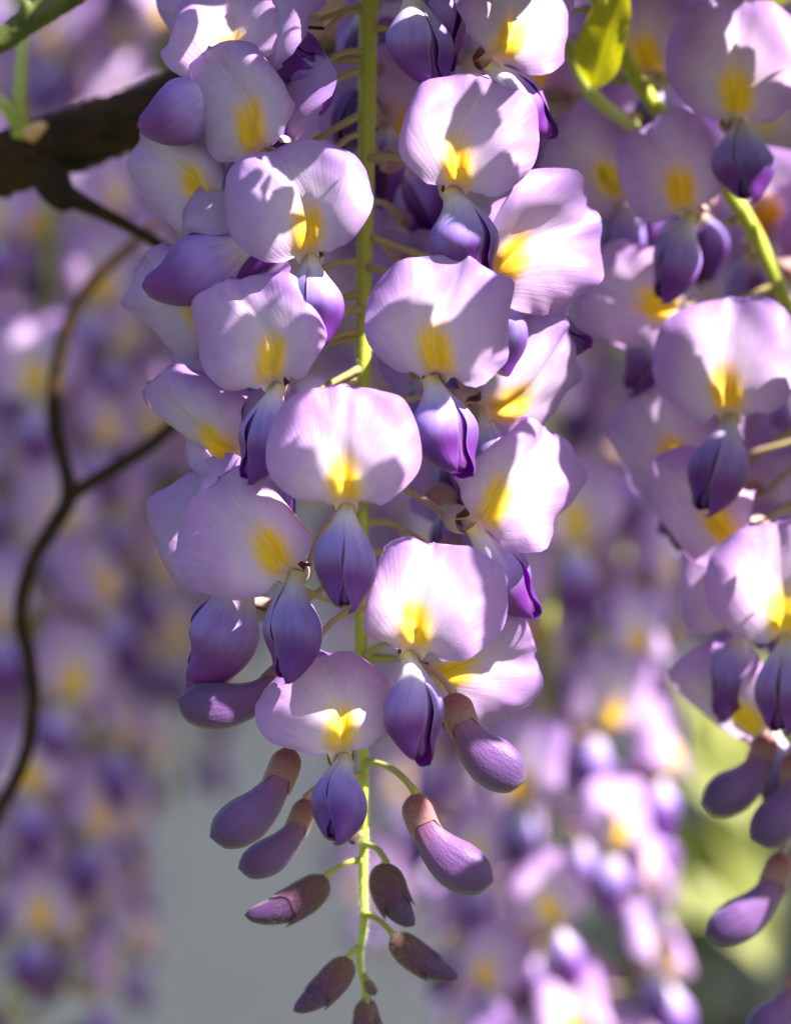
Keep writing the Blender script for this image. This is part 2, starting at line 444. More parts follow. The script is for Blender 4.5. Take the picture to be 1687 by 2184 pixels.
def pouch(P, side, keel=False, na=22, nb=15):
    """wing (side -1 / 1) or one half of the keel"""
    s = P.get('s', 1.0); Lk = 1.10 * P.get('kl', 12.8) * (.95 if keel else 1.0 + .03 * side)
    W = 1.06 * P.get('kw', 3.6) * (.86 if keel else 1.0); Dp = 1.1 * P.get('kd', 2.9) * (.92 if keel else 1.0)
    t = np.linspace(0, 1, na)
    b0, b1 = P.get('kb', 66), P.get('kc', 38)        # heading below the horizontal, and its gain along the petal
    be = np.radians(b0 + b1 * sstep(0, .45, t) - P.get('ktip', 36) * sstep(.45, 1.0, t) - (16 * sstep(.8, 1, t) if keel else 0))
    ds = Lk / (na - 1)
    cy = 2.6 - np.concatenate([[0], np.cumsum(np.cos(be[:-1]) * ds)])
    cz = -.6 - np.concatenate([[0], np.cumsum(np.sin(be[:-1]) * ds)])
    sh = (.26 + .74 * sstep(.02, .50, t)) * np.sqrt(np.clip(1 - np.clip((t - .5) / .5, 0, 1) ** 3.2, 0.004, 1))
    sh *= 1 - .44 * sstep(.55, .98, t)
    h = W * sh; d = Dp * (.30 + .70 * sstep(.0, .5, t)) * np.sqrt(np.clip(1 - np.clip((t - .6) / .4, 0, 1) ** 2.6, .004, 1)) * (1 - .42 * sstep(.5, .97, t))
    f = np.linspace(0, 1, nb)
    phi = math.pi * (.0 + f * (.93 if not keel else 1.0))
    gap = (.02 + .6 * P.get('gap', .22) * sstep(.15, .6, t) + .55 * sstep(.78, .98, t))[:, None] * (0 if keel else 1)
    lat = h[:, None] * np.sin(phi)[None] ** .85 + gap * (1 - f)[None] * 1.2
    lip = (0 if keel else .12) * np.exp(-(f / .07) ** 2)[None] * sstep(.1, .5, t)[:, None]
    dep = d[:, None] * np.cos(phi)[None] + lip
    p1, p2, p3 = P['ph']
    if not keel:
        lat = lat + .16 * np.sin(t * 9 + p1 + side)[:, None] * np.sin(f * 5 + p2)[None] * sh[:, None]
        dep = dep + .14 * np.sin(t * 14 + p3 + side * 2)[:, None] * np.exp(-(f / .2) ** 2)[None]
    T = np.stack([-np.cos(be), -np.sin(be)], -1)     # (y, z)
    N = np.stack([T[:, 1], -T[:, 0]], -1)            # towards the front / top
    N = np.where((N[:, :1] > 0), -N, N) if False else N
    X = side * lat + (P.get('ksw', 0) * t ** 2)[:, None]
    Y = cy[:, None] + N[:, :1] * dep
    Z = cz[:, None] + N[:, 1:] * dep
    V = np.stack([X, Y, Z], -1)
    ky = math.radians(P.get('ky', 0)); c, sn = math.cos(ky), math.sin(ky)
    yy = V[..., 1] - 1.0
    V = np.stack([V[..., 0] * c - yy * sn, V[..., 0] * sn + yy * c + 1.0, V[..., 2]], -1)
    kr = math.radians(P.get('krot', 0)); c, sn = math.cos(kr), math.sin(kr)
    x2 = V[..., 0] * c - (V[..., 2]) * sn; z2 = V[..., 0] * sn + V[..., 2] * c
    V = np.stack([x2, V[..., 1], z2], -1) * s
    UV = np.stack(np.broadcast_arrays(t[:, None], f[None]), -1)
    return V, UV

def calyx_grid(P, na=9, nb=20):
    s = P.get('s', 1.0)
    t = np.linspace(0, 1, na)[:, None]; a = np.linspace(0, 2 * math.pi, nb, endpoint=False)[None]
    r = .5 + 1.3 * sstep(0, .5, t) + .05 * t
    tooth = .9 * np.maximum(0, np.sin(a * 2.5 + .6)) ** 1.5 * sstep(.6, 1, t)
    y = 7.6 - 4.6 * t - tooth
    V = np.stack([r * np.cos(a), y * np.ones_like(a), -.4 + r * .95 * np.sin(a)], -1) * s
    UV = np.stack(np.broadcast_arrays(t, a / 6.283), -1)
    return V, UV

def stamen_parts(mb, P):
    s = P.get('s', 1.0)

def flower_meshes(P, q=1.0):
    na, nb = int(25 * q), int(29 * q); ka, kb = int(22 * q), int(15 * q)
    out = {}
    out['calyx'] = MB().grid(*calyx_grid(P), M['calyx']).mesh('flower')
    out['standard'] = MB().grid(*standard_grid(P, na, nb), M['standard']).mesh('standard_petal')
    at = out['standard'].attributes.new('rim', 'FLOAT', 'POINT'); at.data.foreach_set('value', P['rim'].astype(np.float32).ravel())
    out['wl'] = MB().grid(*pouch(P, -1, False, ka, kb), M['wing']).mesh('wing_petal')
    out['wr'] = MB().grid(*pouch(P, 1, False, ka, kb), M['wing']).mesh('wing_petal')
    k = MB().grid(*pouch(P, -1, True, ka, kb), M['keel']); k.grid(*pouch(P, 1, True, ka, kb), M['keel'])
    out['keel'] = k.mesh('keel_petal')
    return out

def flower_single(P, ped, q=.62):
    """whole flower as one mesh for racemes far out of focus"""
    na, nb = int(25 * q), int(29 * q); ka, kb = int(20 * q), int(13 * q)
    mb = MB()
    mb.grid(*calyx_grid(P, 5, 10), M['calyx'])
    mb.grid(*standard_grid(P, na, nb), M['standard'])
    for sd in (-1, 1):
        mb.grid(*pouch(P, sd, False, ka, kb), M['wing']); mb.grid(*pouch(P, sd, True, ka, kb), M['keel'])
    tube(mb, spline([(0, 7.2, -.4), (0, 12, 1), (0, 7.2 + ped, 3)], 8), .42, M['pedicel'], 6)
    return mb.mesh('flower')

def rparams(**kw):
    P = dict(s=random.uniform(.9, 1.06), fl=random.uniform(2, 22), fr=random.uniform(2, 22), cl=random.uniform(20, 95),
             cr=random.uniform(20, 95), cup=random.uniform(18, 44), mx=random.uniform(-.9, .9), lean=random.uniform(0, 10), reflex=random.uniform(8, 42),
             kb=random.uniform(70, 84), kc=random.uniform(14, 26), krot=random.uniform(-8, 8), kl=random.uniform(11.8, 13.4),
             wx=random.uniform(.94, 1.06), hx=random.uniform(.94, 1.05), ky=random.uniform(-30, 30), ksw=random.uniform(-1.4, 1.4), kw=random.uniform(3.2, 3.9), gap=random.uniform(.1, .5), ripple=random.uniform(.4, .9),
             bl=random.choice((0, 20, 35, 60)), br=random.choice((0, 20, 35, 60)), ol=random.uniform(5, 7.5), orr=random.uniform(5, 7.5),
             ph=[random.uniform(0, 6.28) for _ in range(3)])
    P.update(kw)
    return P

def rot(yaw, pitch, roll):
    r = math.radians
    return (Matrix.Rotation(r(yaw), 4, 'Z') @ Matrix.Rotation(r(-pitch), 4, 'X') @ Matrix.Rotation(r(roll), 4, 'Y'))

def pedicel_curve(p0, p3, axis, up=.12, n=14):
    """p0 on the rachis, p3 calyx base, axis = direction from calyx away from the flower (all mm, np)"""
    L = np.linalg.norm(p3 - p0); out = p3 - p0; out[2] *= .3; out /= np.linalg.norm(out) + 1e-9
    p1 = p0 + out * L * .5 + np.array([0, 0, up * L]); p2 = p3 + axis * L * .22 + np.array([0, 0, up * L * .6])
    t = np.linspace(0, 1, n)[:, None]
    return (1 - t) ** 3 * p0 + 3 * (1 - t) ** 2 * t * p1 + 3 * (1 - t) * t * t * p2 + t ** 3 * p3

def put_flower(root, Mw, meshes, P, att, green=False, hairy=True, r=.45):
    """one flower under a raceme: calyx mesh carries petals and pedicel as sub-parts. att: point on the rachis (world)"""
    o = bpy.data.objects.new('flower', meshes['calyx']); link(o, root)
    Ml = Matrix.Translation(-root.location) @ Mw
    o.matrix_local = Ml
    for nm, key in (('standard_petal', 'standard'), ('wing_petal', 'wl'), ('wing_petal', 'wr'), ('keel_petal', 'keel')):
        link(bpy.data.objects.new(nm, meshes[key]), o)
    if att is not None:
        a = np.array(Mw.inverted() @ att) / MM
        s = P.get('s', 1.0)
        c = pedicel_curve(a, np.array([0, 7.4 * s, -.4 * s]), np.array([0, 1.0, 0]))
        mb = MB(); tube(mb, c, np.interp(np.linspace(0, 1, len(c)), [0, .08, .2, .9, 1], [.75, .55, r, r, r * 1.25]), M['pedicel_green' if green else 'pedicel'], 8)
        if hairy: hairs(mb, c, r, M['hair'], 170, .34, .04)
        mb.obj('pedicel', o)
    return o

def put_bud(root, p0, p1, bend, wid, thick=.66, calyx=.25, young=False, att=None, green=True, hair=True, d0=0, d1=0, name='flower_bud', cf=1.0, pr=.45):
    """p0 calyx base px, p1 tip px (with depths), bend sideways in px (+ to the left of travel), wid widest px"""
    k0 = (D + d0) / D / PXMM
    a = np.array(pix(*p0, d0)) / MM; b = np.array(pix(*p1, d1)) / MM
    ax = b - a; L = np.linalg.norm(ax)
    n = np.cross(ax, np.array([0, 1.0, 0])); n /= np.linalg.norm(n)
    bend *= -k0 * 1.75; wid *= k0 * (.75 if not young else .92)
    t = np.linspace(0, 1, 30)
    spine = a + ax * t[:, None] + n * (bend * (4 * t * (1 - t)) * .9)[:, None]
    W = wid / 2
    prof = np.interp(t, [0, .03, .10, .22, .34, .5, .68, .82, .92, .975, 1], [.04, .40, .60, .60, .60, .80, 1.0, .95, .74, .42, .02]) if not young else \
        np.interp(t, [0, .03, .12, .3, .5, .65, .8, .92, .975, 1], [.05, .45, .82, 1.0, .97, .86, .68, .45, .25, .02])
    prof = np.convolve(np.pad(prof, 1, mode='edge'), [.25, .5, .25], 'valid'); prof[0] = .05; prof[-1] = .02
    o = empty('tmp', (0, 0, 0)); bpy.data.objects.remove(o)
    T, N, B = frames(spine)
    # make N lie in the picture plane
    N = np.cross(T, np.array([0, 1.0, 0])); N /= np.linalg.norm(N, axis=1, keepdims=True); B = np.cross(T, N)
    def loft(tt, rad, m, mb, nseg=22, teeth=0.0, flare=0.0):
        i = np.clip(tt * 29, 0, 28.999); j = i.astype(int); f = (i - j)[:, None]
        c = spine[j] * (1 - f) + spine[j + 1] * f; n_ = N[j]; b_ = B[j]; t_ = T[j]
        ang = np.linspace(0, 2 * math.pi, nseg, endpoint=False)
        rr = rad[:, None] * W
        crease = 1 - .13 * np.exp(-((ang - 2.95) / .16) ** 2) + .02 * np.sin(ang * 5 + bend)
        V = c[:, None] + n_[:, None] * (rr * np.cos(ang) * crease)[..., None] + b_[:, None] * (rr * thick * np.sin(ang) * crease)[..., None]
        if teeth:
            s_ = sstep(.6, 1, np.linspace(0, 1, len(tt)))[:, None] * teeth * np.maximum(0, np.sin(ang * 2.5 + 1)) ** 1.4
            V = V + t_[:, None] * s_[..., None]
        UV = np.stack(np.broadcast_arrays(tt[:, None] if not teeth else np.linspace(0, 1, len(tt))[:, None], (ang / 6.2832)[None]), -1)
        return mb.grid(V - np.array(root.location) / MM, UV, m, close_u=True)
    mb = MB(); loft(t, prof, M['bud_small' if young else 'bud'], mb)
    ob = mb.obj(name, root)
    tc = np.linspace(0, calyx, 10)
    pc = np.interp(tc, t, prof) * 1.05 + .035
    pc[0] = .06
    cb = MB(); loft(tc, pc, M['calyx_young' if young else 'calyx_bud'], cb, teeth=W * (.55 if not young else .9))
    if hair:
        h = MB()
        pcm = np.interp(tc, t, np.interp(t, t, prof)) * W * .9
        cs = np.array([np.interp(tc, t, spine[:, i]) for i in range(3)]).T - np.array(root.location) / MM
        hairs(cb, cs, pcm, M['hair'], 420, .45, .028)
        if young:
            hairs(cb, spine - np.array(root.location) / MM, prof * W * .92, M['hair'], 420, .42, .026, .2, .8)
    cb.obj('calyx', ob)
    if att is not None:
        at = np.array(pix(*att)) / MM
        c = pedicel_curve(at, a + ax / L * .3, -ax / L, .06) - np.array(root.location) / MM
        pm = MB(); tube(pm, c, np.interp(np.linspace(0, 1, len(c)), [0, .1, .25, .85, 1], [pr * 1.6, pr * 1.15, pr, pr, pr * 1.5]), M['pedicel_green' if green else 'pedicel'], 8)
        hairs(pm, c, pr, M['hair'], 200, .42, .042)
        pm.obj('pedicel', ob)
    return ob

HEROES = []
def hero(root, bx, by, d, yaw, pitch, roll, lean_k=0, tw=0, att=None, rx=780, ry=None, rd=0, q=1.15, green=False, **kw):
    P = rparams(reflex=18, lean=3, cup=28, fl=8, fr=8, cl=30, cr=30, bl=random.uniform(0, 25), br=random.uniform(0, 25))
    P.update(kw)
    P['cl'] = P['cl'] * 1.5 + 8; P['cr'] = P['cr'] * 1.5 + 8; P['cup'] = P['cup'] * 1.25 + 4
    P['krot'] = roll + lean_k
    Mw = Matrix.Translation(pix(bx, by, d)) @ rot(yaw, pitch, roll) @ Matrix.Rotation(math.radians(tw), 4, 'Z')
    if ry is None: ry = by - 60
    HEROES.append((bx + 100 * math.sin(math.radians(roll)) + 30 * yaw / 50, by - 100 * math.cos(math.radians(roll)), d))
    return put_flower(root, Mw, flower_meshes(P, q), P, pix(rx, ry, rd), green)

POOL = None
def pool():
    global POOL
    if POOL is None:
        POOL = []
        for i in range(7):
            P = rparams(); POOL.append((P, flower_meshes(P, .8)))
    return POOL

def filler(root, bx, by, d, yaw, pitch, roll, ry=None, rx=780, rd=0, k=None):
    P, me = pool()[k if k is not None else random.randrange(7)]
    Mw = Matrix.Translation(pix(bx, by, d)) @ rot(yaw, pitch, roll)
    return put_flower(root, Mw, me, P, pix(rx, by - 60 if ry is None else ry, rd), False)

# ------------------------------------------------------------------ setting: ground and garden wall
def sheet(name, x0, x1, y0, y1, z, m):
    me = bpy.data.meshes.new(name)
    me.from_pydata([(x0, y0, z), (x1, y0, z), (x1, y1, z), (x0, y1, z)], [], [(0, 1, 2, 3)])
    me.materials.append(m)
    return link(bpy.data.objects.new(name, me))

def mat_surface(name, c0, c1, scale, rough=.9):
    m, t = nt(name); g = G(t)
    tc = g.node('ShaderNodeTexCoord').outputs['Object']
    n1 = g.noise(tc, scale, 6, .6); n2 = g.noise(tc, scale * 9, 4)
    c = g.mix(g.ss(.3, .7, n1), c0, c1)
    c = g.mix(g.m('MULTIPLY', n2, .3), c, tuple(x * .6 for x in c0))
    g.finish(c, 0, rough, .2, n2, .5, .01)
    return m

ground = sheet('ground', -60, 60, -60, 60, 0, mat_surface('lawn', (.06, .085, .03), (.09, .11, .045), 1.5))
tag(ground, kind='structure')
def box_mesh(name, x0, x1, y0, y1, z0, z1, m, bev=0.0):
    import bmesh
    bm = bmesh.new(); bmesh.ops.create_cube(bm, size=1)
    for v in bm.verts:
        v.co = Vector(((x0 + x1) / 2 + v.co.x * (x1 - x0), (y0 + y1) / 2 + v.co.y * (y1 - y0), (z0 + z1) / 2 + v.co.z * (z1 - z0)))
    if bev: bmesh.ops.bevel(bm, geom=bm.edges[:], offset=bev, segments=2, affect='EDGES')
    me = bpy.data.meshes.new(name); bm.to_mesh(me); bm.free(); me.materials.append(m)
    return me
wallm = mat_surface('wall_render', (.060, .065, .078), (.084, .089, .102), 1.2)
wall = link(bpy.data.objects.new('garden_wall', box_mesh('garden_wall', -6, 6, 5.2, 5.5, 0, 3.4, wallm, .02)))
tag(wall, 'blue grey rendered garden wall far behind the hanging flowers', 'wall')
link(bpy.data.objects.new('coping', box_mesh('coping', -6.05, 6.05, 5.14, 5.56, 3.401, 3.48, mat_surface('coping_stone', (.28, .27, .26), (.36, .35, .33), 3), .01)), wall)

# ------------------------------------------------------------------ leaves
def leaflet(mb, base, direction, normal, L, W, m, droop=.15, fold=.25, n=9, w=5):
    d = np.asarray(direction, float); d /= np.linalg.norm(d)
    n0 = np.asarray(normal, float); n0 -= d * n0.dot(d); n0 /= np.linalg.norm(n0) + 1e-9
    x = np.cross(d, n0)
    t = np.linspace(0, 1, n)[:, None]; s = np.linspace(-1, 1, w)[None]
    hw = W / 2 * np.sin(np.pi * np.clip(t, 0, 1) ** .78) ** .85 * (1 - .25 * t) + .01
    wave = .05 * W * np.sin(t * 14 + s * 2)
    V = np.asarray(base, float) + d * (t * L)[..., None] * np.ones_like(s)[..., None] + x * (s * hw)[..., None] \
        + n0 * (np.abs(s) * hw * fold - droop * L * t ** 2 + wave * np.abs(s))[..., None]
    UV = np.stack(np.broadcast_arrays(s, t), -1)
    return mb.grid(V, UV, m)

def compound_leaf(name, base, direction, normal, L, pairs, ll, lw, m, label, group=None):
    """pinnate leaf: petiole with paired leaflets, base in metres"""
    r = empty(name, base)
    d = np.asarray(direction, float); d /= np.linalg.norm(d); nn = np.asarray(normal, float); nn -= d * nn.dot(d); nn /= np.linalg.norm(nn)
    x = np.cross(d, nn)
    pts = np.array([d * L * t - nn * .12 * L * t * t for t in np.linspace(0, 1, 12)])
    mb = MB(); tube(mb, pts, np.linspace(.7, .35, 12), M['shoot'], 7); mb.obj('petiole', r)
    for i in range(pairs):
        t = .3 + .7 * (i + .5) / pairs
        b = d * L * t - nn * .12 * L * t * t
        for sd in (-1, 1):
            f = MB(); leaflet(f, b, d * .45 + x * sd + nn * random.uniform(-.2, .2), nn, ll * random.uniform(.8, 1.1), lw, m); f.obj('leaflet', r)
    f = MB(); leaflet(f, pts[-1], d, nn, ll, lw, m); f.obj('leaflet', r)
    tag(r, label, 'leaf', group)
    return r

def shrub(px, py, d, rx, rz, label, seed):
    R_ = np.random.default_rng(seed); c = np.array(pix(px, py, d)) / MM
    root = empty('garden_shrub', (c[0] * MM, c[1] * MM, 0)); h = c[2]
    mb = MB()
    for k in range(5):
        a = R_.uniform(0, 6.28); q = R_.uniform(.2, .6)
        tube(mb, spline([(0, 0, 0), (math.cos(a) * rx * .2, math.sin(a) * rx * .2, h * .5), (math.cos(a) * rx * q, math.sin(a) * rx * q, h - rz * .2)], 8), np.linspace(9, 3, 8), M['twig'], 6)
    mb.obj('stems', root)
    lb = MB()
    for k in range(900):
        v = R_.normal(size=3); v /= np.linalg.norm(v); v *= R_.uniform(.45, 1.05) * (1 + .2 * math.sin(3 * v[0] + seed))
        leaflet(lb, (v[0] * rx, v[1] * rx, h + v[2] * rz), R_.normal(size=3) + v, R_.normal(size=3), R_.uniform(35, 60), R_.uniform(16, 26), M['leaf_dark'], .1, .2, 4, 3)
    lb.obj('crown', root)
    tag(root, label, 'shrub')

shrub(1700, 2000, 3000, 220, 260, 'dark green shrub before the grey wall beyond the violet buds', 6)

# ------------------------------------------------------------------ main raceme
main = empty('wisteria_raceme', pix(800, -500, 0))
tag(main, 'large sharp raceme of lilac wisteria flowers with green stalk and closed buds at its tip', 'flower cluster', 'hanging wisteria racemes')
def px_path(L, n, root):
    P = np.array([list(np.array(pix(x, y, d)) / MM - np.array(root.location) / MM) + [r] for x, y, d, r in L])
    S = spline(P, n)
    return S[:, :3], S[:, 3]
RP, RR = px_path([(800, -500, 0, 1.45), (795, -120, 0, 1.32), (787, 0, 0, 1.28), (782, 300, 0, 1.18), (777, 600, 0, 1.08), (774, 850, 0, 1.0), (771, 1150, 0, .9),
                  (770, 1450, 0, .82), (777, 1700, 0, .68), (774, 1880, 0, .56), (776, 1965, 0, .52), (767, 2040, 0, .42), (778, 2110, 0, .36), (782, 2160, 0, .5)], 120, main)
mb = MB(); tube(mb, RP, RR, M['rachis'], 16, .012); rach = mb.obj('rachis', main)
M['hair2'] = mat_ramp('stem_hair', (.8, .78, .55), (.8, .78, .55), .5, .5, .3, 900, 0)
hb = MB(); hairs(hb, RP, RR, M['hair2'], 9000, .55, .042, .15, 1.0)
h = hb.obj('stem_hairs', rach); tag(h, kind='stuff')

H = lambda *a, **k: hero(main, *a, **k)
# front flowers, from the top down (base px, depth, yaw, pitch, roll, keel lean)
H(525, 62, -9, -28, 6, -38, 62, ry=10, fl=4, fr=30, cl=20, cr=40, mx=1, br=50, orr=5)
H(548, 312, -19, -14, 4, -23, -25, tw=-22, ry=150, fl=30, fr=30, cl=20, cr=40, reflex=16, s=1.08, wx=.84, mx=1.6, kl=9, ripple=.4, br=75, orr=3.5, bl=10)
H(450, 428, -9, -20, 6, -49, -10, tw=-30, ry=240, fl=20, fr=58, cl=24, cr=20, reflex=15, mx=1.2, s=1.02, br=70, orr=3, bl=10)
H(652, 530, -23, -6, 6, -12, 6, ry=350, s=1.0, wx=1.06, fl=10, fr=3, cl=16, cr=26, kl=11.5, mx=1.2, ky=-15, cup=26, br=5, bl=30, ol=7)
H(978, 388, -23, 8, 4, 11, 14, ry=340, s=1.02, fl=14, fr=8, cl=24, cr=26, kl=12, kw=4.4, kd=3.6, kb=75, ky=38, gap=.9, mx=-1.2, cup=30, cr2=1, bl=45, ol=6.5, br=5)
H(1062, 112, -15, 34, 6, 26, 46, ry=60, fl=26, fr=10, cl=40, cr=15, s=1.05, ky=30, gap=.6)
H(890, -30, -20, 4, 0, 4, 4, ry=-60, kl=12, kw=4.3, gap=.7)
H(1058, 580, -14, 14, 8, 57, 10, tw=14, ry=500, fl=-34, fr=16, cl=30, cr=16, s=1.12, wx=.92, cup=14, mx=-1, br=30, orr=7)
H(936, 790, -26, 6, 4, 7, 8, ry=570, s=1.05, fl=10, fr=12, cl=26, cr=34, kl=12.4, kw=4.3, kb=72, ky=40, gap=.9, mx=-1.3, cup=26, br=34, orr=7.5, bl=10, wx=1.1)
H(576, 806, -24, -10, 6, -17, -8, ry=660, s=.96, fl=22, fr=4, cl=14, cr=34, kl=13.4, mx=1.6, ky=-40, gap=.6, cup=24, br=30, orr=7, bl=20)
H(462, 700, -6, -18, 4, -50, -20, tw=-26, ry=620, fl=24, fr=56, cl=25, cr=20, mx=1, s=1.04, br=70, orr=3)
H(500, 962, -13, -16, 6, -56, -10, tw=-40, ry=780, fl=60, fr=62, cl=20, cr=10, s=1.04, wx=.9, br=40, bl=40, ol=3, orr=3)
H(738, 1062, -32, 0, 5, -2, -2, ry=960, s=1.0, fl=6, fr=6, cl=22, cr=24, cup=12, kl=13.8, kw=3.9, gap=.12, mx=-.3, ky=-4, br=10, bl=10)
H(1030, 1108, -15, 22, 6, 39, 42, tw=16, ry=1020, fl=52, fr=14, cl=30, cr=12, s=1.1, wx=.94, cup=36, kl=14, ky=26, gap=.6, mx=-1, bl=80, ol=2.5, br=20)
H(604, 1210, -25, -20, 4, -38, 4, ry=1080, fl=4, fr=54, cl=10, cr=14, s=1.05, reflex=12, ky=-34, gap=.3, kw=4.2, kl=13.2, br=85, orr=3.5, bl=0)
H(886, 1376, -28, 8, 8, 9, 8, ry=1400, s=1.03, fl=34, fr=8, cl=56, cr=10, cup=26, kl=13.4, hx=.93, ky=34, gap=.8, mx=-.8, bl=70, ol=6, br=18, orr=8, wx=1.16)
H(724, 1592, -26, -2, 24, -8, -2, ry=1450, s=.98, fl=14, fr=16, cl=8, cr=18, cup=8, reflex=34, kl=13.2, kw=3.7, gap=.1, peak=.1, bl=10, br=42, orr=6.5, wx=1.08)
H(930, 1440, -6, 12, -10, 76, 70, tw=10, ry=1400, fl=10, fr=12, cl=10, cr=15, s=.98)
H(1048, 874, -9, 14, 4, 52, 20, tw=30, ry=850, fl=60, fr=40, cl=20, cr=20, s=1.08, wx=.9)
H(1095, 650, -8, 30, 4, 26, 62, ry=620, s=1.0, ky=20, gap=.6, tw=10)
H(484, 152, -14, -24, 26, -10, -62, ry=130, s=1.04, kw=4.3, kd=4.0, gap=.7, ky=-50, kl=12, kb=86, kc=8, ktip=24)
H(540, 476, -14, -26, 34, -22, -58, ry=400, s=1.04, kw=4.4, kd=4.2, kl=14.5, gap=.5, hx=.8, ky=-50, kb=86, kc=8, ktip=24)
H(525, 985, -11, -30, 24, -26, -50, ry=900, s=1.0, ky=-40, kb=86, kc=8, ktip=24)
H(505, 1210, -14, -20, 4, -30, -22, ry=1300, s=1.04, kw=4.2, kd=4.2, ky=-60, kl=14.5, kb=84, kc=10, ktip=40)
H(500, 770, -6, -36, 4, -20, -24, ry=720, s=.95)
# flowers round the back and sides of the stalk
for i in range(26):
    ang = 40 + (i * 137.5) % 280                       # degrees round the stalk, 0 = camera
    yaw = -ang if i % 2 else ang
    yaw = (ang + 180) % 360 - 180
    by = -80 + 1460 * (i + .5) / 26 + random.uniform(-40, 40)
    rad = random.uniform(15, 20)
    filler(main, 780 + math.sin(math.radians(yaw)) * rad * PXMM, by, -math.cos(math.radians(yaw)) * rad, yaw, random.uniform(-5, 20), random.uniform(-15, 15), by - 30)
# buds at the tip
put_bud(main, (965, 1475), (1120, 1665), 22, 150, d0=-12, d1=-12, att=(772, 1400), green=False)
put_bud(main, (885, 1690), (1052, 1880), 26, 148, d0=-10, d1=-12, att=(777, 1625))
put_bud(main, (618, 1592), (448, 1785), -24, 138, d0=-16, d1=-18, att=(774, 1560), green=False)
put_bud(main, (655, 1700), (508, 1852), -22, 108, d0=-8, d1=-8, att=(776, 1655), green=False)
put_bud(main, (632, 1410), (378, 1492), -30, 140, d0=-10, d1=-14, att=(771, 1300), green=False, calyx=.2)
put_bud(main, (697, 1868), (522, 1952), -14, 80, calyx=.5, young=True, d0=-3, d1=-5, att=(775, 1835), pr=.42)
put_bud(main, (822, 1838), (884, 1974), 12, 82, calyx=.55, young=True, d0=-6, d1=-7, att=(776, 1800), pr=.42)
put_bud(main, (836, 1992), (978, 2086), 8, 72, calyx=.55, young=True, d0=-3, d1=-4, att=(776, 1950), pr=.4)
put_bud(main, (745, 2040), (626, 2156), -8, 72, calyx=.55, young=True, d0=-2, d1=-3, att=(768, 2020), pr=.36)
put_bud(main, (784, 2090), (802, 2122), 2, 24, calyx=.7, young=True, d0=-1, d1=-1, att=(777, 2080), pr=.25)
put_bud(main, (770, 1778), (748, 1800), 2, 24, calyx=.7, young=True, d0=-1, d1=-1, att=(777, 1772), pr=.25)
put_bud(main, (782, 2135), (778, 2215), 3, 48, calyx=.6, young=True, d0=-1, d1=-1, att=(781, 2130), pr=.3)
put_bud(main, (776, 2130), (752, 2205), -3, 30, calyx=.7, young=True, d0=0, d1=1, att=(780, 2128), pr=.25)
put_bud(main, (788, 2130), (814, 2205), 3, 30, calyx=.7, young=True, d0=0, d1=1, att=(782, 2128), pr=.25)

# ------------------------------------------------------------------ right raceme, a little behind
RD = 34
right = empty('wisteria_raceme', pix(1180, -300, RD))
tag(right, 'slightly soft wisteria raceme on a slanting green stalk with violet buds below', 'flower cluster', 'hanging wisteria racemes')
SP, SR = px_path([(1180, -300, RD, 1.3), (1300, 60, RD, 1.25), (1400, 230, RD, 1.2), (1480, 310, RD, 1.2), (1550, 400, RD, 1.25), (1630, 540, RD, 1.15), (1690, 700, RD, 1.1), (1725, 900, RD, 1.0), (1738, 1200, RD, .9), (1740, 1600, RD, .75), (1738, 2000, RD, .55), (1736, 2300, RD, .4)], 90, right)
mb = MB(); tube(mb, SP, SR, M['rachis'], 12, .012); ra = mb.obj('rachis', right)
hb = MB(); hairs(hb, SP, SR, M['hair'], 1800, .42, .035); tag(hb.obj('stem_hairs', ra), kind='stuff')
def rx_at(py):
    i = np.argmin(np.abs(SP[:, 2] - (np.array(pix(0, py, RD))[2] - right.location[2]) / MM))
    w = Vector(SP[i]) * MM + right.location
    k = (D + RD) / D / PXMM * MM
    return 843.5 + w.x / k
def Rr(bx, by, d, yaw, pitch, roll, lean_k=0, dy=60, **k):
    ry = k.pop('ry', by - dy)
    return hero(right, bx, by, d, yaw, pitch, roll, lean_k, rx=rx_at(ry), ry=ry, rd=RD, q=.9, **k)
Rr(1572, 240, RD - 22, 4, 6, 0, 2, s=1.08, kl=10.5)
Rr(1460, 440, RD - 16, -24, 6, -18, -22, fr=26, s=1.0, br=60, orr=4.5)
Rr(1556, 872, RD - 22, -2, 5, -2, -8, s=1.08, kl=13)
Rr(1570, 1140, RD - 18, -18, 10, -50, -22, tw=-30, fr=52, fl=26, s=1.04, br=70, orr=3.5)
Rr(1672, 1345, RD - 24, -4, 4, -4, 0, s=1.08)
Rr(1570, 1330, RD - 12, -30, 4, -10, -14, s=.95)
Rr(1625, 1545, RD - 12, -16, 8, -62, 0, tw=-40, fl=55, fr=58, s=1.02)
Rr(1440, 660, RD - 8, -16, 16, -70, -30, tw=-20, fl=30, fr=45, s=1.05)
Rr(1480, 990, RD - 6, -26, 2, -44, -20, tw=-10, s=1.04)
Rr(1330, 400, RD + 4, -20, 4, -50, -20, tw=-20, s=1.0, ry=330)
Rr(1395, 150, RD + 2, -20, 0, -10, -6, s=.95)
for i in range(20):
    yaw = 105 + (i * 137.5) % 150; yaw = (yaw + 180) % 360 - 180
    by = -60 + 1500 * (i + .5) / 20
    rad = random.uniform(15, 20); x0 = rx_at(by - 100)
    filler(right, x0 + math.sin(math.radians(yaw)) * rad * PXMM, by, RD - math.cos(math.radians(yaw)) * rad, yaw, random.uniform(-5, 20), random.uniform(-15, 15), by - 30, rx=x0, rd=RD)
put_bud(right, (1638, 1560), (1496, 1712), -24, 130, d0=RD - 10, d1=RD - 12, att=(1738, 1500, RD), green=False)
